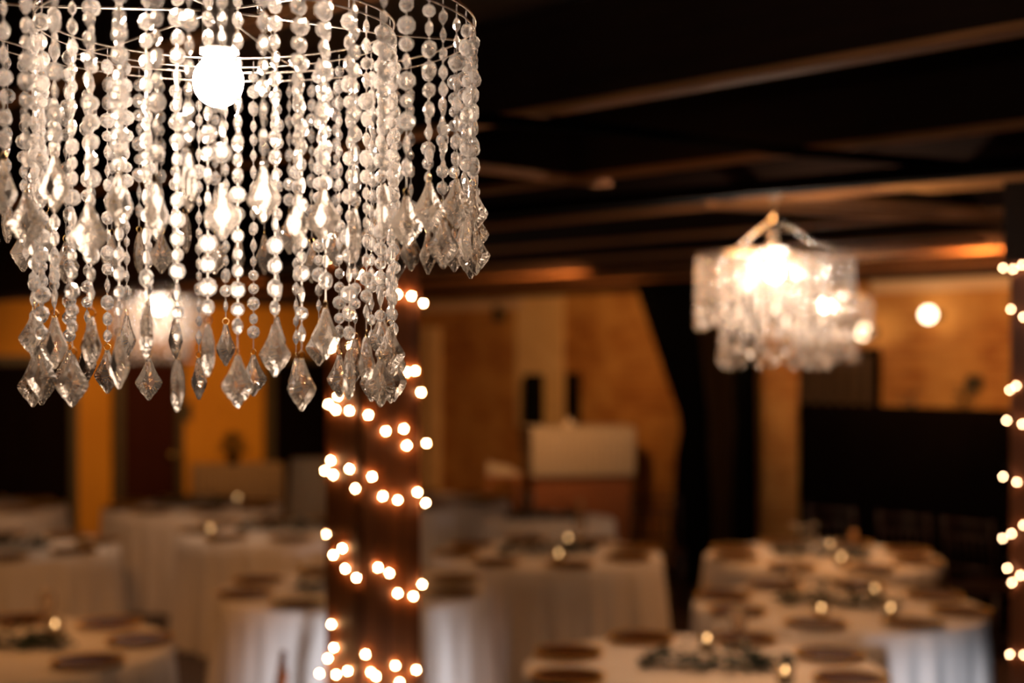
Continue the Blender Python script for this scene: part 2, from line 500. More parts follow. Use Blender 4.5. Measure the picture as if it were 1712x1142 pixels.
# ------------------------------------------------------------------ wooden posts with string lights
TH = radians(36); PS = 0.22
RD = Vector((cos(TH), sin(TH))); LD = Vector((-sin(TH), cos(TH)))
PH = 2.315
def make_post(corner, label):
    """corner: the vertical edge nearest the camera"""
    t = thing('wooden_post', label, 'post', (corner.x, corner.y, 0), TH)
    # four planked faces: x along the right face, y along the left face
    m = MB(); m.box(0.008, PS - .008, 0.008, PS - .008, 0, PH)
    m.obj('post_core', M['post'], t)
    def planks(n, axis, at):
        wd = PS / n
        for i in range(n):
            a, b = i * wd + 0.002, (i + 1) * wd - 0.002
            m = MB()
            if axis == 'x': m.box(a, b, at - .009, at + .009, 0.0, PH - .002)
            else: m.box(at - .009, at + .009, a, b, 0.0, PH - .002)
            m.obj('plank', M['post'], t)
    planks(3, 'x', 0.0); planks(2, 'y', 0.0)
    planks(3, 'x', PS); planks(2, 'y', PS)
    return t

def string_lights(corner, wraps, label, mat):
    c = Vector((corner.x, corner.y))
    nR = Vector((RD.y, -RD.x)); nL = Vector((-LD.y, LD.x))       # outward normals of right and left face
    if nR.y > 0: nR = -nR
    if nL.x > 0: nL = -nL
    Lc = c + LD * PS; Rc = c + RD * PS; Bc = Lc + RD * PS
    def u(p): return p.x / p.y
    t = thing('string_lights', label, 'string lights', (0, 0, 0))
    def hit(px, o, base, d):
        uu = (px - 856.0) / F
        b = base + o
        return b + d * ((uu * b.y - b.x) / (d.x - uu * d.y))
    path = []
    rnd = random.Random(3)
    tmpl = None
    for wi, wrap in enumerate(wraps):
        prev_face = None
        for (px, py) in wrap:
            uu = (px - 856.0) / F
            off = 0.0165
            if uu < u(Lc) - .0006:
                p2 = Vector((uu * (Lc.y - .01), Lc.y - .01)); face = 0
            elif uu > u(Rc) + .0006:
                p2 = Vector((uu * (Rc.y - .01), Rc.y - .01)); face = 2
            elif uu < u(c): p2 = hit(px, nL * off, c, LD); face = 0
            else: p2 = hit(px, nR * off, c, RD); face = 2
            z = zpx(py, p2.y)
            if prev_face == 0 and face == 2:
                q = c + (nR + nL).normalized() * 0.018
                path.append(Vector((q.x, q.y, (path[-1].z + z) / 2)))
            prev_face = face
            n = nL if face == 0 else nR
            path.append(Vector((p2.x, p2.y, z)) + Vector((n.x, n.y, 0)) * -0.004)
            m = MB()
            r = 0.0038
            if tmpl is None:
                m.lathe([(0, -r * 1.3)] + [(r * sin(pi * i / 8), -r * 1.25 * cos(pi * i / 8)) for i in range(1, 8)] + [(0, r * 1.25)], 10)
                tmpl = m.mesh('bulb', mat, True)
            o = link('bulb', tmpl, t, (p2.x, p2.y, z))
            o.rotation_euler = (rnd.uniform(-.8, .8), rnd.uniform(-.8, .8), 0)
        if wi < len(wraps) - 1:                       # round the back of the post to the next turn
            z0 = path[-1].z; z1 = zpx(wraps[wi + 1][0][1], Lc.y)
            for f, q in ((0.2, Rc + (RD + nR).normalized() * .02), (0.45, Rc + LD * PS + (RD + LD).normalized() * .022), (0.8, Lc + (LD + nL).normalized() * .022)):
                path.append(Vector((q.x, q.y, z0 + (z1 - z0) * f)))
    m = MB(); m.tube(path, 0.0016, 5)
    m.obj('wire', M['cable'], t)
    return t

c1 = Vector((pt(603, HZ, 4.6).x, 4.6))
make_post(c1, 'dark wooden plank post wrapped in fairy lights, standing left of centre')
m = MB(); m.box(-.02, PS + .02, -.02, 6.0, PH + .001, 2.643)
struct(m.obj('trim_31', M['joistdark'], None, False, (c1.x, c1.y, 0), TH))
W1 = [[(550, 432), (600, 458), (664, 492), (688, 495), (708, 507)],
      [(553, 582), (588, 579), (680, 622), (694, 620), (704, 656)],
      [(565, 662), (549, 676), (561, 685), (584, 687), (616, 694), (645, 721), (675, 717), (680, 745), (713, 741)],
      [(553, 770), (543, 787), (557, 794), (584, 784), (594, 817), (622, 797), (640, 830), (665, 836), (698, 823), (712, 841)],
      [(546, 893), (572, 917), (557, 928), (577, 951), (596, 966), (632, 949), (651, 958), (665, 992), (691, 997), (706, 977)],
      [(554, 1044), (558, 1083), (548, 1101), (611, 1094), (661, 1113), (696, 1120)],
      [(534, 1126), (562, 1128), (581, 1122), (620, 1124), (629, 1131), (668, 1141)]]
string_lights(c1, W1, 'warm fairy lights wound around the left of centre post', M['fairy'])
L2 = Vector((pt(1692, HZ, 4.9).x, 4.9))
c2 = L2 - LD * PS
make_post(c2, 'dark wooden post wrapped in fairy lights, cut by the right edge')
m = MB(); m.box(-.02, 5.0, -.02, PS + .02, PH + .001, 2.643)
struct(m.obj('trim_32', M['joistdark'], None, False, (c2.x, c2.y, 0), TH))
W2 = [[(1677, 448), (1694, 450), (1709, 443)], [(1690, 517), (1711, 530)], [(1688, 652), (1699, 645), (1683, 703), (1709, 709)],
      [(1677, 797), (1700, 806)], [(1676, 900), (1691, 892), (1711, 878)], [(1684, 950), (1692, 974), (1706, 962)], [(1688, 1094), (1712, 1095)]]
string_lights(c2, W2, 'warm fairy lights wound around the right edge post', M['fairy_dim'])

# ------------------------------------------------------------------ chandeliers
ZT, ZO, ZI = 2.386, 2.096, 1.945          # ring height, lowest point of outer and inner strands
RO, RI = 0.300, 0.205

def coin(m, z, r, th, az, n=9):
    R = Matrix.Translation((0, 0, z)) @ Matrix.Rotation(az, 4, 'Z') @ Matrix.Rotation(pi / 2, 4, 'X')
    m.lathe([(0, -th), (r * .50, -th * .94), (r * .97, -th * .22), (r, 0), (r * .97, th * .22), (r * .50, th * .94), (0, th)], n, R)
def olive(m, z, r, h, n=8):
    m.lathe([(0, z - h), (r * .62, z - h * .62), (r, z - h * .12), (r, z + h * .12), (r * .62, z + h * .62), (0, z + h)], n)

def pendant_mesh():
    """flat kite-shaped drop with scalloped lower edge; top at z = 0"""
    prof = [(0.0, .0022), (.004, .0034), (.009, .0052), (.014, .0072), (.019, .0096), (.0235, .0122), (.027, .0142), (.030, .0158), (.0325, .0160),
            (.035, .0146), (.037, .0140), (.0395, .0122), (.0415, .0106), (.0435, .0098), (.046, .0074), (.048, .0052), (.050, .0044), (.0525, .0026), (.0545, .0012)]
    n = len(prof)
    m = MB(); vs = []; fs = []
    cz = -.030
    ring = [(wd, -z) for z, wd in prof] + [(-wd, -z) for z, wd in reversed(prof)]
    q = len(ring)
    for sgn in (-1, 1):
        for x, z in ring: vs.append((x * 1.1, sgn * .0012, z))
    base2 = len(vs)
    for sgn in (-1, 1):
        for i, (x, z) in enumerate(ring):
            k = .80 + (.05 if i % 2 else 0)
            vs.append((x * k, sgn * .0036, cz + (z - cz) * k))
    base3 = len(vs)
    for sgn in (-1, 1):
        for x, z in ring: vs.append((x * .36, sgn * .0066, cz + (z - cz) * .42))
    for i in range(q):
        j = (i + 1) % q
        fs.append((i, j, q + j, q + i))
        fs.append((j, i, base2 + i, base2 + j)); fs.append((q + i, q + j, base2 + q + j, base2 + q + i))
        fs.append((base2 + j, base2 + i, base3 + i, base3 + j)); fs.append((base2 + q + i, base2 + q + j, base3 + q + j, base3 + q + i))
    fs.append(tuple(base3 + i for i in range(q))); fs.append(tuple(base3 + q + i for i in reversed(range(q))))
    m.add(vs, fs)
    return m.mesh('crystal_pendant', M['pendant'])
PEND = pendant_mesh()
PEND_Z = 0.0545
m = MB(); m.tube([(0.0042 * cos(2*pi*i/14), 0, 0.0042 * sin(2*pi*i/14)) for i in range(14)], 0.0005, 5, True)
HOOK = m.mesh('hook_ring', M['brass'], True)

def strand_mesh(length, seed):
    """a thread of coin and olive beads hanging from z = 0 down to -length"""
    r = random.Random(seed); m = MB()
    m.tube([(0, 0, 0.004), (0, 0, -length)], 0.0007, 5)
    z = -0.010
    tilt = r.uniform(0, pi)
    while True:
        if r.random() < 0.74:
            R = r.choice((.0072, .0082, .0090, .0100)); th = R * .52
            if z - 2 * R < -length: break
            z -= R; tilt += r.uniform(-.5, .5) + (1.1 if r.random() < .25 else 0)
            coin(m, z, R, th, tilt); z -= R + r.uniform(.0006, .0042)
        else:
            h = r.choice((.009, .0105)); rr = r.choice((.0036, .0046))
            if z - 2 * h < -length: break
            z -= h; olive(m, z, rr, h); z -= h + r.uniform(.0008, .004)
    return m.mesh('bead_strand', M['bead'])

HANG = 0.0042 * 2 + 0.001 + PEND_Z
NV = 7
OUT = [(strand_mesh(ZT - ZO - HANG - d, 100 + i), ZT - ZO - HANG - d) for i, d in enumerate((0, .006, .012, .018, .028, .036, .046))]
INN = [(strand_mesh(ZT - ZI - HANG - d, 200 + i), ZT - ZI - HANG - d) for i, d in enumerate((0, .004, .010, .024, .036, .044, .054))]

def make_chandelier(label, seed):
    t = thing('crystal_chandelier', label, 'chandelier', (0, 0, 0), 0, None)
    r = random.Random(seed)
    ZC = 2.645                                # underside of the joists
    m = MB(); m.lathe([(0, ZC - .045), (.02, ZC - .04), (.05, ZC - .02), (.062, ZC - .004), (.062, ZC + .001)], 24)
    m.obj('ceiling_canopy', M['chrome'], t, True)
    m = MB(); m.tube([(0, 0, ZC - .04), (0, 0, 2.42)], .006, 8); m.tube([(0, 0, 2.43), (0, 0, 2.535)], .012, 12)
    m.obj('stem', M['chrome'], t, True)
    def ring(rad, z, wob):
        return [(rad * cos(2*pi*i/72), rad * sin(2*pi*i/72), z + wob * sin(4*pi*i/72)) for i in range(72)]
    m = MB(); m.tube(ring(RO, ZT + .002, .002), .0016, 6, True); m.tube(ring(RO, ZT - .010, .002), .0011, 6, True)
    m.obj('outer_ring', M['chrome'], t, True)
    m = MB(); m.tube(ring(RI, ZT + .002, .002), .0016, 6, True); m.tube(ring(RI, ZT - .010, .002), .0011, 6, True)
    m.obj('inner_ring', M['chrome'], t, True)
    for i in range(6):
        a = 2 * pi * i / 6 + .35
        m = MB(); m.tube([(.02 * cos(a), .02 * sin(a), 2.40), (RI * cos(a), RI * sin(a), ZT + .003), (RO * cos(a), RO * sin(a), ZT + .003)], .0018, 6)
        m.obj('spoke', M['chrome'], t, True)
    for i in range(3):                        # three chains up to the stem
        a = radians(80) + 2 * pi * i / 3
        p = Vector((RI * cos(a), RI * sin(a), ZT + .004)); q = Vector((.012 * cos(a), .012 * sin(a), 2.52))
        m = MB(); n = 26
        for j in range(n):
            c = p.lerp(q, (j + .5) / n); d = (q - p).normalized()
            s1 = d.cross(Vector((-sin(a), cos(a), 0))).normalized() if j % 2 else Vector((-sin(a), cos(a), 0))
            L = (q - p).length / n * .62
            m.tube([c + d * (L * cos(2*pi*k/8)) + s1 * (.0042 * sin(2*pi*k/8)) for k in range(8)], .0012, 4, True)
        m.obj('chain', M['chrome'], t, True)
    m = MB(); m.lathe([(0, 2.425), (.016, 2.425), (.019, 2.415), (.019, 2.362), (.022, 2.358), (.022, 2.350), (0, 2.349)], 18)
    m.obj('socket', M['socket'], t, True)
    m = MB(); prof = [(.013, 2.352)]
    for i in range(3, 13):
        a = pi * i / 12
        prof.append((.030 * sin(a), 2.318 + .030 * cos(a)))
    m.lathe(prof, 14)
    m.obj('bulb', M['bulb'], t, True)
    l = bpy.data.lights.new('strand_fill', 'POINT'); l.energy = 2.6; l.color = (1.0, 0.77, 0.61); l.shadow_soft_size = 0.12  # added unseen light that evens out the lower strands, no bulb here
    lo = bpy.data.objects.new('strand_fill', l); COL.objects.link(lo); lo.parent = t; lo.location = (0, 0, 2.14)
    for (n, rad, pool) in ((56, RO, OUT), (40, RI, INN)):
        for i in range(n):
            a = 2 * pi * (i + r.uniform(-.12, .12)) / n
            me, L = pool[r.choice((3, 4, 5, 6, 6)) if i % 2 else r.choice((0, 0, 1, 2, 3))]
            sdo = link('bead_strand', me, t, (rad * cos(a), rad * sin(a), ZT - .006), r.uniform(0, 2 * pi))
            h = link('hook_ring', HOOK, sdo, (0, 0, -L - .0042), r.uniform(0, pi))
            pd = link('crystal_pendant', PEND, sdo, (0, 0, -L - .0080), r.uniform(0, pi))
    return t

def hang(o, px, d, dz=0.0):
    o.location = ((px - 856.0) / F * d, d, dz)

NEAR = make_chandelier('large crystal bead chandelier hanging close in the upper left foreground', 1)
hang(NEAR, 365, 1.66)
far_ch = [(1295, 5.5, 0.0, 'blazing blurred crystal chandelier hanging over the right hand tables', 0.17),
          (1380, 9.5, 0.0, 'smaller blurred chandelier half hidden behind the blazing right one', 1.1),
          (265, 9.5, 0.0, 'distant pale chandelier seen through the foreground beads at left', 2.0)]
for px, d, dz, lab, rz in far_ch:
    c = copy_tree(NEAR); hang(c, px, d, dz); c.rotation_euler = (0, 0, rz); c['label'] = lab

# ------------------------------------------------------------------ tables
def cloth_mesh(R, H, seed, name='tablecloth', mat=None, fold=0.042):
    r = random.Random(seed); n = 260
    comps = [(r.randint(9, 14), r.uniform(0, 6.28), .35), (r.randint(23, 28), r.uniform(0, 6.28), .7), (r.randint(36, 42), r.uniform(0, 6.28), .55)]
    vs = []; fs = []
    rows = [(0.55, 0.0, H, 0), (0.92, 0, H, 0), (0.985, 0, H - .001, 0), (1.0, 0, H - .010, .02)]
    for i in range(1, 9):
        f = i / 8.0
        rows.append((1.0, .03 * f, H - .01 - (H - .022) * f, f ** .9))
    vs.append((0, 0, H))
    for (k, ex, z, am) in rows:
        for j in range(n):
            a = 2 * pi * j / n
            f = sum(wt * sin(q * a + ph) for q, ph, wt in comps)
            rr = R * k + ex + fold * am * f
            vs.append((rr * cos(a), rr * sin(a), z))
    for j in range(n):
        fs.append((0, 1 + j, 1 + (j + 1) % n))
    for i in range(len(rows) - 1):
        for j in range(n):
            j2 = (j + 1) % n
            fs.append((1 + i * n + j, 1 + (i + 1) * n + j, 1 + (i + 1) * n + j2, 1 + i * n + j2))
    m = MB(); m.add(vs, fs)
    return m.mesh(name, mat or M['cloth'], True)

TH_ = 0.76                                    # height of the cloth top
CLOTHS = [cloth_mesh(.715, TH_, 11), cloth_mesh(.715, TH_, 12), cloth_mesh(.715, TH_, 13)]
SMALL = cloth_mesh(.50, TH_ + .02, 14)

m = MB(); m.lathe([(0, 0.0), (.075, 0.0), (.085, .003), (.118, .010), (.140, .016), (.141, .019), (.118, .0135), (.088, .007), (.08, .005), (0, .005)], 40)
CH_P = m.mesh('plate_body', M['charger'], True)
m = MB()
for i in range(44):
    a = 2 * pi * i / 44; r = .0075
    m.lathe([(0, -r), (r * .75, -r * .6), (r, 0), (r * .75, r * .6), (0, r)], 8, Matrix.Translation((.138 * cos(a), .138 * sin(a), .0195)))
CH_R = m.mesh('beaded_rim', M['gold'], True)

def leaf_cluster(n, lx, ly, lz, seed, size=(.03, .055)):
    r = random.Random(seed); m = MB()
    for i in range(n):
        f = r.uniform(-1, 1); g = max(-1, min(1, r.gauss(0, .45)))
        c = Vector((lx * f, ly * g * (1 - .5 * f * f), .014 + lz * abs(r.gauss(0, .5)) * (1 - .6 * f * f)))
        L = r.uniform(*size); wd = L * .36
        R = Matrix.Translation(c) @ Matrix.Rotation(r.uniform(0, 6.28), 4, 'Z') @ Matrix.Rotation(r.uniform(-.7, .5), 4, 'Y') @ Matrix.Rotation(r.uniform(-.5, .5), 4, 'X')
        pts = [(0, 0, 0), (L * .3, wd * .8, .004), (L * .65, wd, .004), (L, 0, -.003), (L * .65, -wd, .004), (L * .3, -wd * .8, .004), (L * .5, 0, -.002)]
        m.add(pts, [(0, 6, 1), (1, 6, 2), (2, 6, 3), (3, 6, 4), (4, 6, 5), (5, 6, 0)], R)
    for v in range(len(m.v)):
        if m.v[v][2] < .004: m.v[v] = (m.v[v][0], m.v[v][1], .004)
    return m
LEAVES = [leaf_cluster(190, .29, .13, .075, 31 + i).mesh('leaves', M['leaf']) for i in range(3)]
m = MB(); m.tube([(-.28, 0, .008), (-.1, .02, .016), (.1, -.02, .016), (.28, .01, .008)], .004, 6); m.tube([(-.15, .06, .008), (0, -.01, .018), (.16, -.06, .008)], .003, 6)
STEMS = m.mesh('stem', M['stem'], True)

m = MB(); m.lathe([(0, 0), (.03, 0), (.034, .006), (.037, .07), (.034, .07), (.031, .008), (0, .007)], 20)
V_GLASS = m.mesh('glass_cup', M['votive'], True)
m = MB(); m.lathe([(0, .008), (.028, .008), (.029, .038), (0, .038)], 16)
V_WAX = m.mesh('candle', M['whitewax'], True)
m = MB(); m.tube([(0, 0, .037), (0, 0, .045)], .0007, 4)
m.lathe([(0, .043), (.0026, .046), (.0034, .050), (.0024, .056), (.001, .061), (0, .064)], 8); V_GLINT = m.mesh('glint_spot', M['glint_spot'], True)
m = MB(); m.lathe([(0, 0), (.022, 0), (.022, .150), (.017, .152), (0, .148)], 18); P_WAX = m.mesh('wax', M['wax'], True)
m = MB(); m.tube([(0, 0, .148), (.001, 0, .162)], .001, 5); P_WICK = m.mesh('wick', M['wick'])
m = MB(); m.lathe([(0, 0), (.035, 0), (.036, .004), (.006, .012), (.005, .07), (.02, .085), (.036, .11), (.038, .15), (.034, .185), (.032, .185), (.036, .15), (.034, .112), (.018, .09), (0, .084)], 20)
G_BOWL = m.mesh('goblet', M['votive'], True)

CLOCK = ['three', 'two', 'one', 'twelve', 'eleven', 'ten', 'nine', 'eight', 'seven', 'six', 'five', 'four']
CHG = []
def on_screen(x, y, z, mx=30):
    px = 856 + F * x / y; py = HZ - F * (z - CAMZ) / y
    return -mx < px < 1712 + mx and py < 1142 + 14

def charger(x, y, z, label, grp):
    t = thing('charger_plate', label, 'plate', (x, y, z), random.uniform(0, 6), grp)
    link('plate_body', CH_P, t); link('beaded_rim', CH_R, t)

def votive(x, y, z, label):
    t = thing('votive_candle', label, 'candle', (x, y, z), 0, 'glass votives on the tables')
    link('glass_cup', V_GLASS, t); cn = link('candle', V_WAX, t); link('glint_spot', V_GLINT, cn)

def table(px, d, desc, label, off, cl, skip=(), small=False, green=True, gx=0.0):
    x = (px - 856.0) / F * d; y = d
    t = thing('round_table', label, 'table', (x, y, 0), 0, 'round tables under white cloths')
    link('tablecloth', SMALL if small else CLOTHS[cl], t, (0, 0, 0), random.uniform(0, 6))
    top = TH_ + (.02 if small else 0)
    if not small:
        for k in range(8):
            a = radians(off + 45 * k)
            cxp, cyp = x + .575 * cos(a), y + .575 * sin(a)
            if not on_screen(cxp, cyp, top): continue
            if k in skip: continue
            CHG.append((cxp, cyp)); charger(cxp, cyp, top + .0005, 'dark amber charger at %s o\'clock on %s' % (CLOCK[int(round((off + 45 * k) % 360 / 30.0)) % 12], desc), 'chargers on ' + desc)
    if green and on_screen(x + gx, y, top):
        g = thing('greenery_garland', 'dark leafy greenery on %s' % desc, 'greenery', (x + gx, y, top + .0005), random.uniform(-.4, .4), 'greenery centrepieces')
        link('leaves', LEAVES[cl], g); link('stem', STEMS, g)
    return x, y, top

tb = {}
tb[1] = table(0, 6.0, 'the lower left corner table', 'round white-clothed table cut by the lower left corner', 10, 0)
tb[2] = table(7, 9.1, 'the left edge table', 'round white-clothed table cut by the left edge, behind the corner one', 20, 1)
tb[3] = table(-42, 11.5, 'the far table by the black left door', 'far round white-clothed table before the black door at left', 10, 2)
tb[4] = table(470, 10.0, 'the table left behind the lit post', 'round white-clothed table half hidden behind the fairy-lit post, left side', 15, 0)
tb[5] = table(322, 11.6, 'the dim table below the red-brown door', 'dim far round white-clothed table in front of the red-brown door', 25, 1)
tb[6] = table(590, 7.5, 'the table straight behind the lit post', 'round white-clothed table straight behind the fairy-lit post, both sides showing', 24, 2)
tb[7] = table(914, 8.85, 'the middle table right of the lit post', 'large round white-clothed table right of the fairy-lit post, mid room', 12, 0)
tb[8] = table(915, 10.5, 'the small table before the podium', 'small round white-clothed table standing right before the podium', 0, 1, small=True)
tb[9] = table(712, 12.1, 'the farthest table left of the podium', 'farthest round white-clothed table, left of the podium', 5, 2, green=False)
tb[10] = table(1375, 8.7, 'the table before the brick pillar', 'round white-clothed table in front of the narrow brick pillar', 15, 1)
tb[11] = table(1402, 7.0, 'the bluish skirted table at right', 'round white-clothed table at right, its skirt lit bluish by daylight', 22, 2)
tb[12] = table(1176, 5.6, 'the nearest table at bottom', 'nearest round white-clothed table, cut by the bottom edge right of centre', 20, 0, gx=.05)

def votive_px(n, px, py, label, d=None):
    dd = d or F * (CAMZ - TH_ - .05) / (py - HZ)
    x = (px - 856.0) / F * dd
    c = tb[n]
    r_ = sqrt((x - c[0]) ** 2 + (dd - c[1]) ** 2)
    if r_ > .66:
        x = c[0] + (x - c[0]) * .66 / r_; dd = c[1] + (dd - c[1]) * .66 / r_
    if any((x - q[0]) ** 2 + (dd - q[1]) ** 2 < .19 ** 2 for q in CHG):
        r_ = sqrt((x - c[0]) ** 2 + (dd - c[1]) ** 2)
        x = c[0] + (x - c[0]) * .375 / r_; dd = c[1] + (dd - c[1]) * .375 / r_
    votive(x, dd, TH_ + .0005, label)
votive_px(4, 352, 884, 'small glass votive with added glint at the left rim of the table left behind the lit post')
votive_px(5, 465, 829, 'small glass votive with added glint on the dim table below the red-brown door')
votive_px(7, 955, 898, 'small glass votive with added glint behind the greenery of the middle table')
votive_px(7, 968, 949, 'small glass votive with added glint in front of the greenery of the middle table')
votive_px(10, 1388, 909, 'small glass votive with added glint behind the greenery before the brick pillar')
votive_px(10, 1448, 951, 'small glass votive with added glint at the front of the table before the brick pillar')
votive_px(11, 1330, 1047, 'small glass votive with added glint at the front left of the bluish skirted table')
votive_px(11, 1462, 984, 'small glass votive with added glint behind the greenery of the bluish skirted table')
votive_px(11, 1555, 1032, 'small glass votive with added glint at the right end of the bluish skirted table')
votive_px(12, 1182, 1068, 'small glass votive with added glint behind the greenery of the nearest table')
votive_px(12, 1388, 1135, 'small glass votive with added glint at the right of the nearest table')
votive_px(1, 92, 1044, 'small glass votive with added glint behind the greenery of the lower left corner table')

def pillar_candle(x, y, z, label):
    t = thing('pillar_candle', label, 'candle', (x, y, z)); link('wax', P_WAX, t); link('wick', P_WICK, t)
def goblet(x, y, z, label):
    t = tag(link('goblet', G_BOWL, None, (x, y, z)), label, 'glass', 'clear goblets')
def flowers(x, y, z, label, seed):
    r = random.Random(seed)
    t = thing('flower_bunch', label, 'flowers', (x, y, z))
    for i in range(11):
        c = Vector((r.uniform(-.075, .06), r.uniform(-.03, .03), .05 + r.uniform(0, .12)))
        m = MB()
        for ring_, (nn, rr, el) in enumerate(((7, .030, .25), (6, .022, .7), (4, .012, 1.15))):
            for k in range(nn):
                R = Matrix.Translation(c) @ Matrix.Rotation(2*pi*k/nn + ring_ * .4, 4, 'Z') @ Matrix.Rotation(-el, 4, 'Y')
                m.add([(0, 0, 0), (rr*.5, rr*.4, .003), (rr, rr*.3, -.002), (rr*1.1, 0, -.003), (rr, -rr*.3, -.002), (rr*.5, -rr*.4, .003)], [(0, 1, 2, 3, 4, 5)], R)
        b = m.obj('blossom', M['petal'], t)
        m = MB(); m.tube([(c.x * .2, c.y * .2, 0), (c.x, c.y, c.z)], .0018, 5); m.obj('stem', M['stem'], t)

x, y, z = tb[10]
pillar_candle(x + .21, y + .08, z + .0005, 'amber pillar candle standing on the table before the brick pillar')
flowers(x - .06, y + .22, z + .0005, 'bunch of cream blossoms on the table before the brick pillar', 5)
x, y, z = tb[8]
pillar_candle(x + .24, y - .05, z + .0005, 'amber pillar candle on the small table before the podium')
flowers(x - .14, y + .25, z + .0005, 'bunch of cream blossoms on the small table before the podium', 6)
x, y, z = tb[12]
goblet(x + .19, y + .33, z + .0005, 'clear stemmed goblet on the nearest table, left of the bluish skirt')
x, y, z = tb[11]
goblet(x - .17, y + .27, z + .0005, 'clear stemmed goblet on the bluish skirted table at right')
x, y, z = tb[1]
goblet(x + .10, y + .30, z + .0005, 'clear stemmed goblet on the lower left corner table')
x, y, z = tb[7]
goblet(x + .22, y + .27, z + .0005, 'clear stemmed goblet on the middle table right of the lit post')

# ------------------------------------------------------------------ podium group by the brick wall
def pleated(m, x0, x1, y, z0, z1, n, amp, yaw=None):
    """a hanging pleated sheet with thickness in the xz plane at y"""
    vs = []; fs = []; k = n * 6
    for side, o in ((0, 0), (1, .006)):
        for i in range(k + 1):
            f = i / k
            yy = y + o + amp * sin(2 * pi * n * f)
            x = x0 + (x1 - x0) * f
            vs.append((x, yy * 1.0, z1)); vs.append((x, y + o + amp * 1.5 * sin(2 * pi * n * f), z0))
    h = (k + 1) * 2
    for i in range(k):
        a = i * 2
        fs.append((a, a + 1, a + 3, a + 2)); fs.append((h + a, h + a + 2, h + a + 3, h + a + 1))
        fs.append((a, a + 2, h + a + 2, h + a)); fs.append((a + 1, h + a + 1, h + a + 3, a + 3))
    fs.append((0, h, h + 1, 1)); e = k * 2; fs.append((e, e + 1, h + e + 1, h + e))
    m.add(vs, fs)
PD = 13.0
pc = pt(974, 592, PD); pz = zpx(716, PD); pw = (1060 - 892) / F * PD
t = thing('podium', 'brown wooden podium before the brick wall, topped by a white cloth', 'podium', (pc.x, PD, 0), radians(9))
m = MB(); m.box(-pw/2, pw/2, 0, .45, 0, pz - .03); m.box(-pw/2 + .05, pw/2 - .05, -.012, 0, .1, pz - .5)
m.obj('cabinet_body', M['podium'], t)
m = MB(); m.box(-pw/2 - .01, pw/2 + .01, -.03, .46, pz - .03, pz); m.obj('worktop', M['podium'], t)
t = thing('podium_cloth', 'white pleated cloth hanging over the top of the brown podium', 'cloth', (pc.x, PD, 0), radians(9))
m = MB(); m.box(-pw/2 - .02, pw/2 + .02, -.05, .48, pz + .001, pz + .008)
m.obj('top_sheet', M['creamcloth'], t)
m = MB(); pleated(m, -pw/2 - .02, pw/2 + .02, -.062, pz - .43, pz + .006, 17, .009)
m.obj('pleated_skirt', M['creamcloth'], t)
m = MB(); m.box(-pw/2 - .027, -pw/2 - .019, -.05, .47, pz - .42, pz + .006); m.obj('side_drop', M['taupecloth'], t)  # side of the white cloth, its shade put in as taupe colour
m = MB(); m.lathe([(0, 0), (.06, 0), (.055, .03), (.03, .04), (.012, .075), (0, .08)], 14, Matrix.Translation((-.1, .15, pz + .009)))
o = m.obj('white_ornament', M['cloth'], None, True, (pc.x, PD, 0), radians(9)); tag(o, 'small white ornament standing on the podium cloth', 'ornament')

# side table with a heap of white cloth
sp_ = pt(842, 592, 13.15)
t = thing('side_table', 'low dark wooden side table left of the podium', 'table', (sp_.x, 13.15, 0))
m = MB(); m.box(-.16, .17, -.2, .2, .86, .89); m.obj('tabletop', M['podium'], t)
for a_ in (-1, 1):
    for b_ in (-1, 1):
        m = MB(); m.box(a_*.13 - .02, a_*.13 + .02, b_*.18 - .02, b_*.18 + .02, 0, .86); m.obj('leg', M['podium'], t)
m = MB(); m.box(-.14, .14, -.17, .17, .5, .52); m.obj('shelf', M['podium'], t)
vs = []; fs = []
for i in range(13):
    for j in range(9):
        f, g = i / 12.0, j / 8.0
        vs.append((-.15 + .31 * f, -.17 + .34 * g, .892 + (.115 * (1 - f) ** .8 + .03 * sin(9 * f + 5 * g) * .4 + .01) * sin(pi * min(1, max(0, .08 + .84 * g)))))
for i in range(12):
    for j in range(8):
        a = i * 9 + j; fs.append((a, a + 9, a + 10, a + 1))
n0 = len(vs); vs += [(v[0], v[1], .8905) for v in vs]
fs += [tuple(n0 + q for q in reversed(f)) for f in list(fs)]
def rim(idx):
    for a, b in zip(idx, idx[1:]): fs.append((a, b, n0 + b, n0 + a))
rim([i * 9 for i in range(13)][::-1]); rim([i * 9 + 8 for i in range(13)]); rim(list(range(9))); rim([108 + j for j in range(9)][::-1])
m = MB(); m.add(vs, fs)
tag(m.obj('folded_cloth', M['creamcloth'], None, True, (sp_.x, 13.15, 0)), 'heap of folded white cloth on the side table left of podium', 'cloth')

# two narrow black loudspeakers on the brick wall
def column_speaker(px0, px1, py0, py1, label, off=.3):
    s = s_at((px0 + px1) / 2, off); p = W(s, off)
    wd = (px1 - px0) / F * p.y; z0, z1 = zpx(py1, p.y), zpx(py0, p.y)
    t = thing('column_loudspeaker', label, 'loudspeaker', (p.x, p.y, 0), radians(-10))
    m = MB(); m.box(-wd/2, wd/2, 0, .16, z0, z1); m.obj('cabinet', M['black'], t)
    m = MB(); m.box(-wd/2 + .012, wd/2 - .012, -.008, 0, z0 + .02, z1 - .02); m.obj('grille', M['drape'], t)
    m = MB(); m.tube([(0, .08, z0), (0, .08, .03)], .018, 8); m.lathe([(0, 0), (.15, 0), (.15, .02), (.02, .04), (0, .04)], 18, Matrix.Translation((0, .08, 0)))
    m.obj('stand', M['steel'], t)
column_speaker(874, 905, 626, 722, 'narrow black column loudspeaker behind the podium, the taller left one')
column_speaker(945, 966, 624, 704, 'narrow black column loudspeaker behind the podium, the thinner right one')

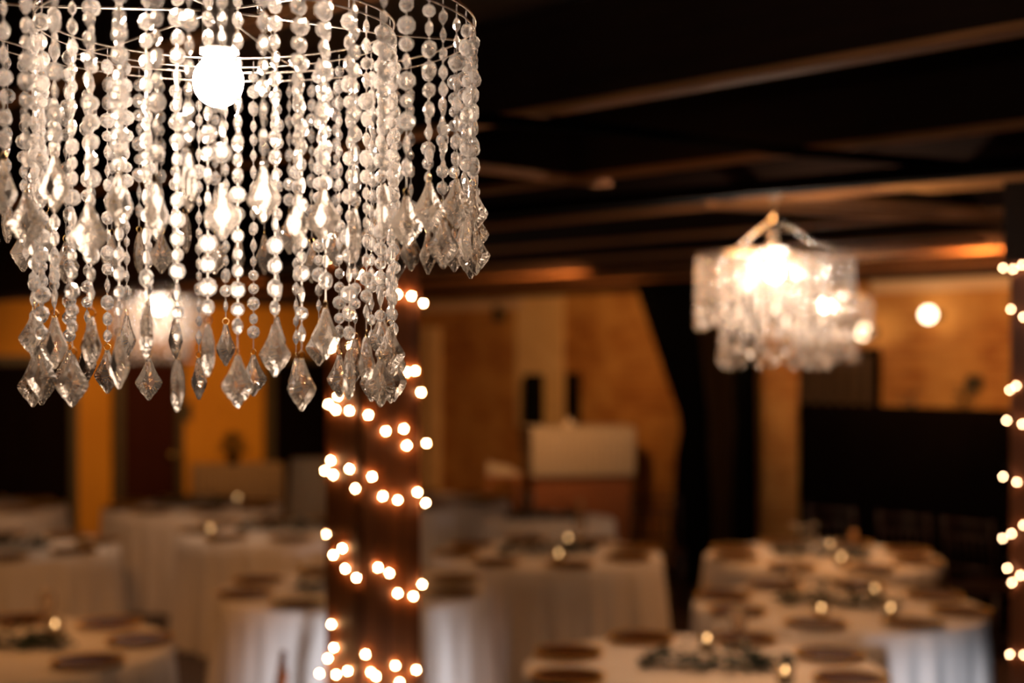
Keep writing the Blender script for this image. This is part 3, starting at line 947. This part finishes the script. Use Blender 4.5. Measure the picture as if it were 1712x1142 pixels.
# ------------------------------------------------------------------ black drapes, dark panel, pillar, divider
def drape(name, sect, yoff, label, ns=10):
    """sect: list of (py, px0, px1, depth) from top to bottom; folded hanging cloth with thickness"""
    vs = []; fs = []; n = ns * 6
    for side in (0, 1):
        for (py, a, b, d) in sect:
            for i in range(n + 1):
                f = i / n
                px = a + (b - a) * f
                amp = .025
                dd = d + amp * sin(2 * pi * ns * f) + side * .012
                p = pt(px, py, dd); p.z = zpx(py, d)
                vs.append(tuple(p))
    rows = len(sect); S = rows * (n + 1)
    for r_ in range(rows - 1):
        for i in range(n):
            a = r_ * (n + 1) + i; b = a + n + 1
            fs.append((a, b, b + 1, a + 1)); fs.append((S + a, S + a + 1, S + b + 1, S + b))
        for i in (0, n):
            a = r_ * (n + 1) + i; b = a + n + 1
            fs.append((a, b, S + b, S + a))
    for i in range(n):
        fs.append((i, i + 1, S + i + 1, S + i)); a = (rows - 1) * (n + 1) + i; fs.append((a, a + 1, S + a + 1, S + a))
    m = MB(); m.add(vs, fs)
    return tag(m.obj(name, M['drape'], None, True), label, 'curtain')
fl = lambda d: HZ + CAMZ * F / d - 3
DD = 12.2
drape('black_drape', [(470, 1060, 1160, DD), (520, 1076, 1166, DD), (580, 1096, 1172, DD), (640, 1116, 1178, DD), (690, 1134, 1184, DD), (720, 1138, 1184, DD), (760, 1130, 1184, DD), (840, 1126, 1190, DD), (fl(DD), 1122, 1194, DD)], 0,
      'black curtain swept in and tied, right of the podium')
D2 = 11.6
drape('black_drape', [(468, 1222, 1290, D2), (560, 1224, 1290, D2), (660, 1226, 1282, D2), (710, 1230, 1268, D2), (760, 1226, 1272, D2), (fl(D2), 1222, 1284, D2)], 0,
      'black curtain hanging just left of the narrow brick pillar', 6)
d0 = 12.75
m = MB(); a, b = pt(1140, 592, d0), pt(1262, 592, d0 - .6)
dv = (b - a); L = dv.length
R = Matrix.Translation((a.x, a.y, 0)) @ Matrix.Rotation(atan2(dv.y, dv.x), 4, 'Z')
m.box(0, L, 0, .06, 0, 2.64, R)
for i in range(5): m.box(L * i / 5 + .01, L * (i + 1) / 5 - .01, -.012, 0, .05, 2.6, R)
tag(m.obj('wood_partition', M['panel']), 'dull brown boarded partition between the two black curtains', 'partition')
d0 = 11.3
a, b = pt(1276, 592, d0), pt(1335, 592, d0); wd = b.x - a.x
m = MB(); m.box(0, wd, 0, .3, 0, 2.64)
tag(m.obj('brick_pillar', M['brick'], None, False, (a.x, d0, 0)), 'narrow brick pillar rising behind the right hand tables', 'pillar')

# black folding screen along the brick wall, right
so = 0.9
s0, s1 = s_at(1338, so), s_at(1700, so)
zt = 1.61
t = thing('folding_screen', 'long black folding screen in front of the brick wall at right', 'screen', (CX, CY, 0), ANG)
np_ = 6
for i in range(np_):
    x0, x1 = s0 + (s1 - s0) * i / np_, s0 + (s1 - s0) * (i + 1) / np_
    m = MB(); m.box(x0 + .004, x1 - .004, -so - .02, -so + .02, .02, zt)
    m.box(x0 + .06, x1 - .06, -so - .026, -so - .02, .12, zt - .1)
    m.obj('screen_panel', M['black'], t)
    m = MB(); m.box(x0 + .02, x0 + .08, -so - .12, -so + .12, 0, .02); m.obj('foot', M['black'], t)

# ------------------------------------------------------------------ dark chairs
def chair_parts(mat):
    t = thing('ballroom_chair', '', 'chair')
    m = MB(); m.box(-.2, .2, -.2, .2, .43, .46); o = m.obj('seat', mat, t)
    for sx in (-1, 1):
        m = MB(); m.tube([(sx*.185, -.185, .43), (sx*.19, -.19, 0)], .014, 8); m.obj('leg', mat, t, True)
        m = MB(); m.tube([(sx*.185, .185, .45), (sx*.19, .21, 0)], .014, 8); m.obj('leg', mat, t, True)
    m = MB()
    for sx in (-1, 1): m.tube([(sx*.185, .185, .44), (sx*.18, .20, .7), (sx*.178, .235, .91)], .013, 8)
    for z, y in ((.89, .232), (.80, .218), (.58, .19)): m.tube([(-.18, y, z), (.18, y, z)], .011, 8)
    for i in range(5):
        x = -.12 + .06 * i; m.tube([(x, .19, .58), (x, .218, .80)], .007, 6)
    m.obj('backrest', mat, t, True)
    m = MB()
    for sx in (-1, 1): m.tube([(sx*.187, -.187, .2), (sx*.187, .195, .2)], .008, 6)
    m.tube([(-.187, -.187, .25), (.187, -.187, .25)], .008, 6)
    m.obj('stretcher', mat, t, True)
    return t
ch = chair_parts(M['chair'])
p = pt(1100, 592, 11.2); ch.location = (p.x, 11.2, 0); ch.rotation_euler = (0, 0, radians(170))
tag(ch, 'dark slatted ballroom chair standing right of the podium by the curtain')
spots = [(1415, .55, 'leftmost'), (1535, .5, 'middle'), (1650, .45, 'rightmost')]
for px, off, wd in spots:
    s = s_at(px, 1.45); p = W(s, 1.45)
    c = copy_tree(ch); c.location = (p.x, p.y, 0); c.rotation_euler = (0, 0, ANG + radians(180) + random.uniform(-.1, .1))
    tag(c, 'dark ballroom chair before the black screen, %s of three' % wd, 'chair', 'chairs before the black screen')
oc = chair_parts(M['orangechair'])
p = pt(474, 592, 5.0); oc.location = (p.x, p.y - .0, 0); oc.rotation_euler = (0, 0, radians(-80))
oc.location.x -= .235
tag(oc, 'red-brown wooden chair edge-on at the bottom, left of the lit post')

# ------------------------------------------------------------------ far left: buffet, plant, cocktail table
BD = 14.3
bp = pt(396, 592, BD); bz = zpx(776, BD); bw = (470 - 322) / F * BD
t = thing('buffet_table', 'long buffet table under a taupe cloth against the mustard wall', 'table', (bp.x, BD, 0), radians(14))
m = MB(); m.box(-bw/2, bw/2, -.25, .25, bz - .02, bz); m.obj('top_cloth', M['taupecloth'], t)
m = MB(); pleated(m, -bw/2, bw/2, -.262, .02, bz, 16, .01); m.obj('table_skirt', M['taupecloth'], t)
m = MB(); m.box(-bw/2, -bw/2 + .01, -.25, .25, .02, bz - .02); m.box(bw/2 - .01, bw/2, -.25, .25, .02, bz - .02); m.obj('side_skirt', M['taupecloth'], t)
pp = pt(390, 592, BD)
t = thing('potted_plant', 'dark bushy potted plant on the taupe buffet table', 'plant', (pp.x, BD - .02, bz + .001))
m = MB(); m.lathe([(0, 0), (.05, 0), (.07, .1), (.075, .1), (.075, .115), (.06, .115), (0, .105)], 18); m.obj('pot', M['black'], t, True)
m = leaf_cluster(170, .10, .16, .02, 77, (.05, .09))
m2 = MB(); r = random.Random(5)
for i in range(170):
    a = r.uniform(0, 6.28); h = r.random(); rr = .13 * sqrt(r.random()) * (1.1 - .7 * h)
    c = Vector((rr * cos(a), rr * sin(a), .10 + .20 * h)); Lf = r.uniform(.05, .08)
    R = Matrix.Translation(c) @ Matrix.Rotation(a + r.uniform(-.6, .6), 4, 'Z') @ Matrix.Rotation(r.uniform(-.9, .5), 4, 'Y')
    m2.add([(0, 0, 0), (Lf*.4, Lf*.3, .004), (Lf, 0, -.004), (Lf*.4, -Lf*.3, .004), (Lf*.4, 0, -.003)], [(0, 4, 1), (1, 4, 2), (2, 4, 3), (3, 4, 0)], R)
m2.obj('foliage', M['leaf'], t)
m = MB(); m.tube([(0, 0, .10), (.01, .0, .28)], .008, 6); m.obj('stem', M['stem'], t)
CD = 13.0
cp = pt(516, 592, CD); czt = zpx(767, CD)
t = thing('cocktail_table', 'tall round cocktail table in a hanging cream cloth left of the lit post', 'table', (cp.x, CD, 0))
link('tablecloth', cloth_mesh(.165, czt, 15, 'tablecloth', M['creamcloth'], .02), t)

# dark plants peeking over the black screen
def screen_plant(px, hgt, label, seed):
    r = random.Random(seed); s = s_at(px, .45); p = W(s, .45)
    t = thing('potted_shrub', label, 'plant', (p.x, p.y, 0))
    m = MB(); m.lathe([(0, 0), (.13, 0), (.16, .3), (.17, .3), (.15, .32), (0, .3)], 18); m.obj('planter', M['black'], t, True)
    m = MB(); m.tube([(0, 0, .3), (.02, .01, 1.0), (0, 0, hgt - .1)], .012, 6); m.obj('stem', M['stem'], t)
    m = MB()
    for i in range(150):
        z = 1.0 + (hgt - 1.0) * r.random(); a = r.uniform(0, 6.28); Lf = r.uniform(.06, .13)
        R = Matrix.Translation((.02 * cos(a), .02 * sin(a), z)) @ Matrix.Rotation(a, 4, 'Z') @ Matrix.Rotation(r.uniform(-1.1, .1), 4, 'Y')
        m.add([(0, 0, 0), (Lf*.5, Lf*.2, .004), (Lf, 0, -.01), (Lf*.5, -Lf*.2, .004), (Lf*.5, 0, -.002)], [(0, 4, 1), (1, 4, 2), (2, 4, 3), (3, 4, 0)], R)
    m.obj('foliage', M['leaf'], t)
screen_plant(1612, 1.76, 'dark leafy plant showing over the black screen, nearest the right post', 9)
screen_plant(1520, 1.68, 'small dark leafy plant barely showing over the middle of the black screen', 10)
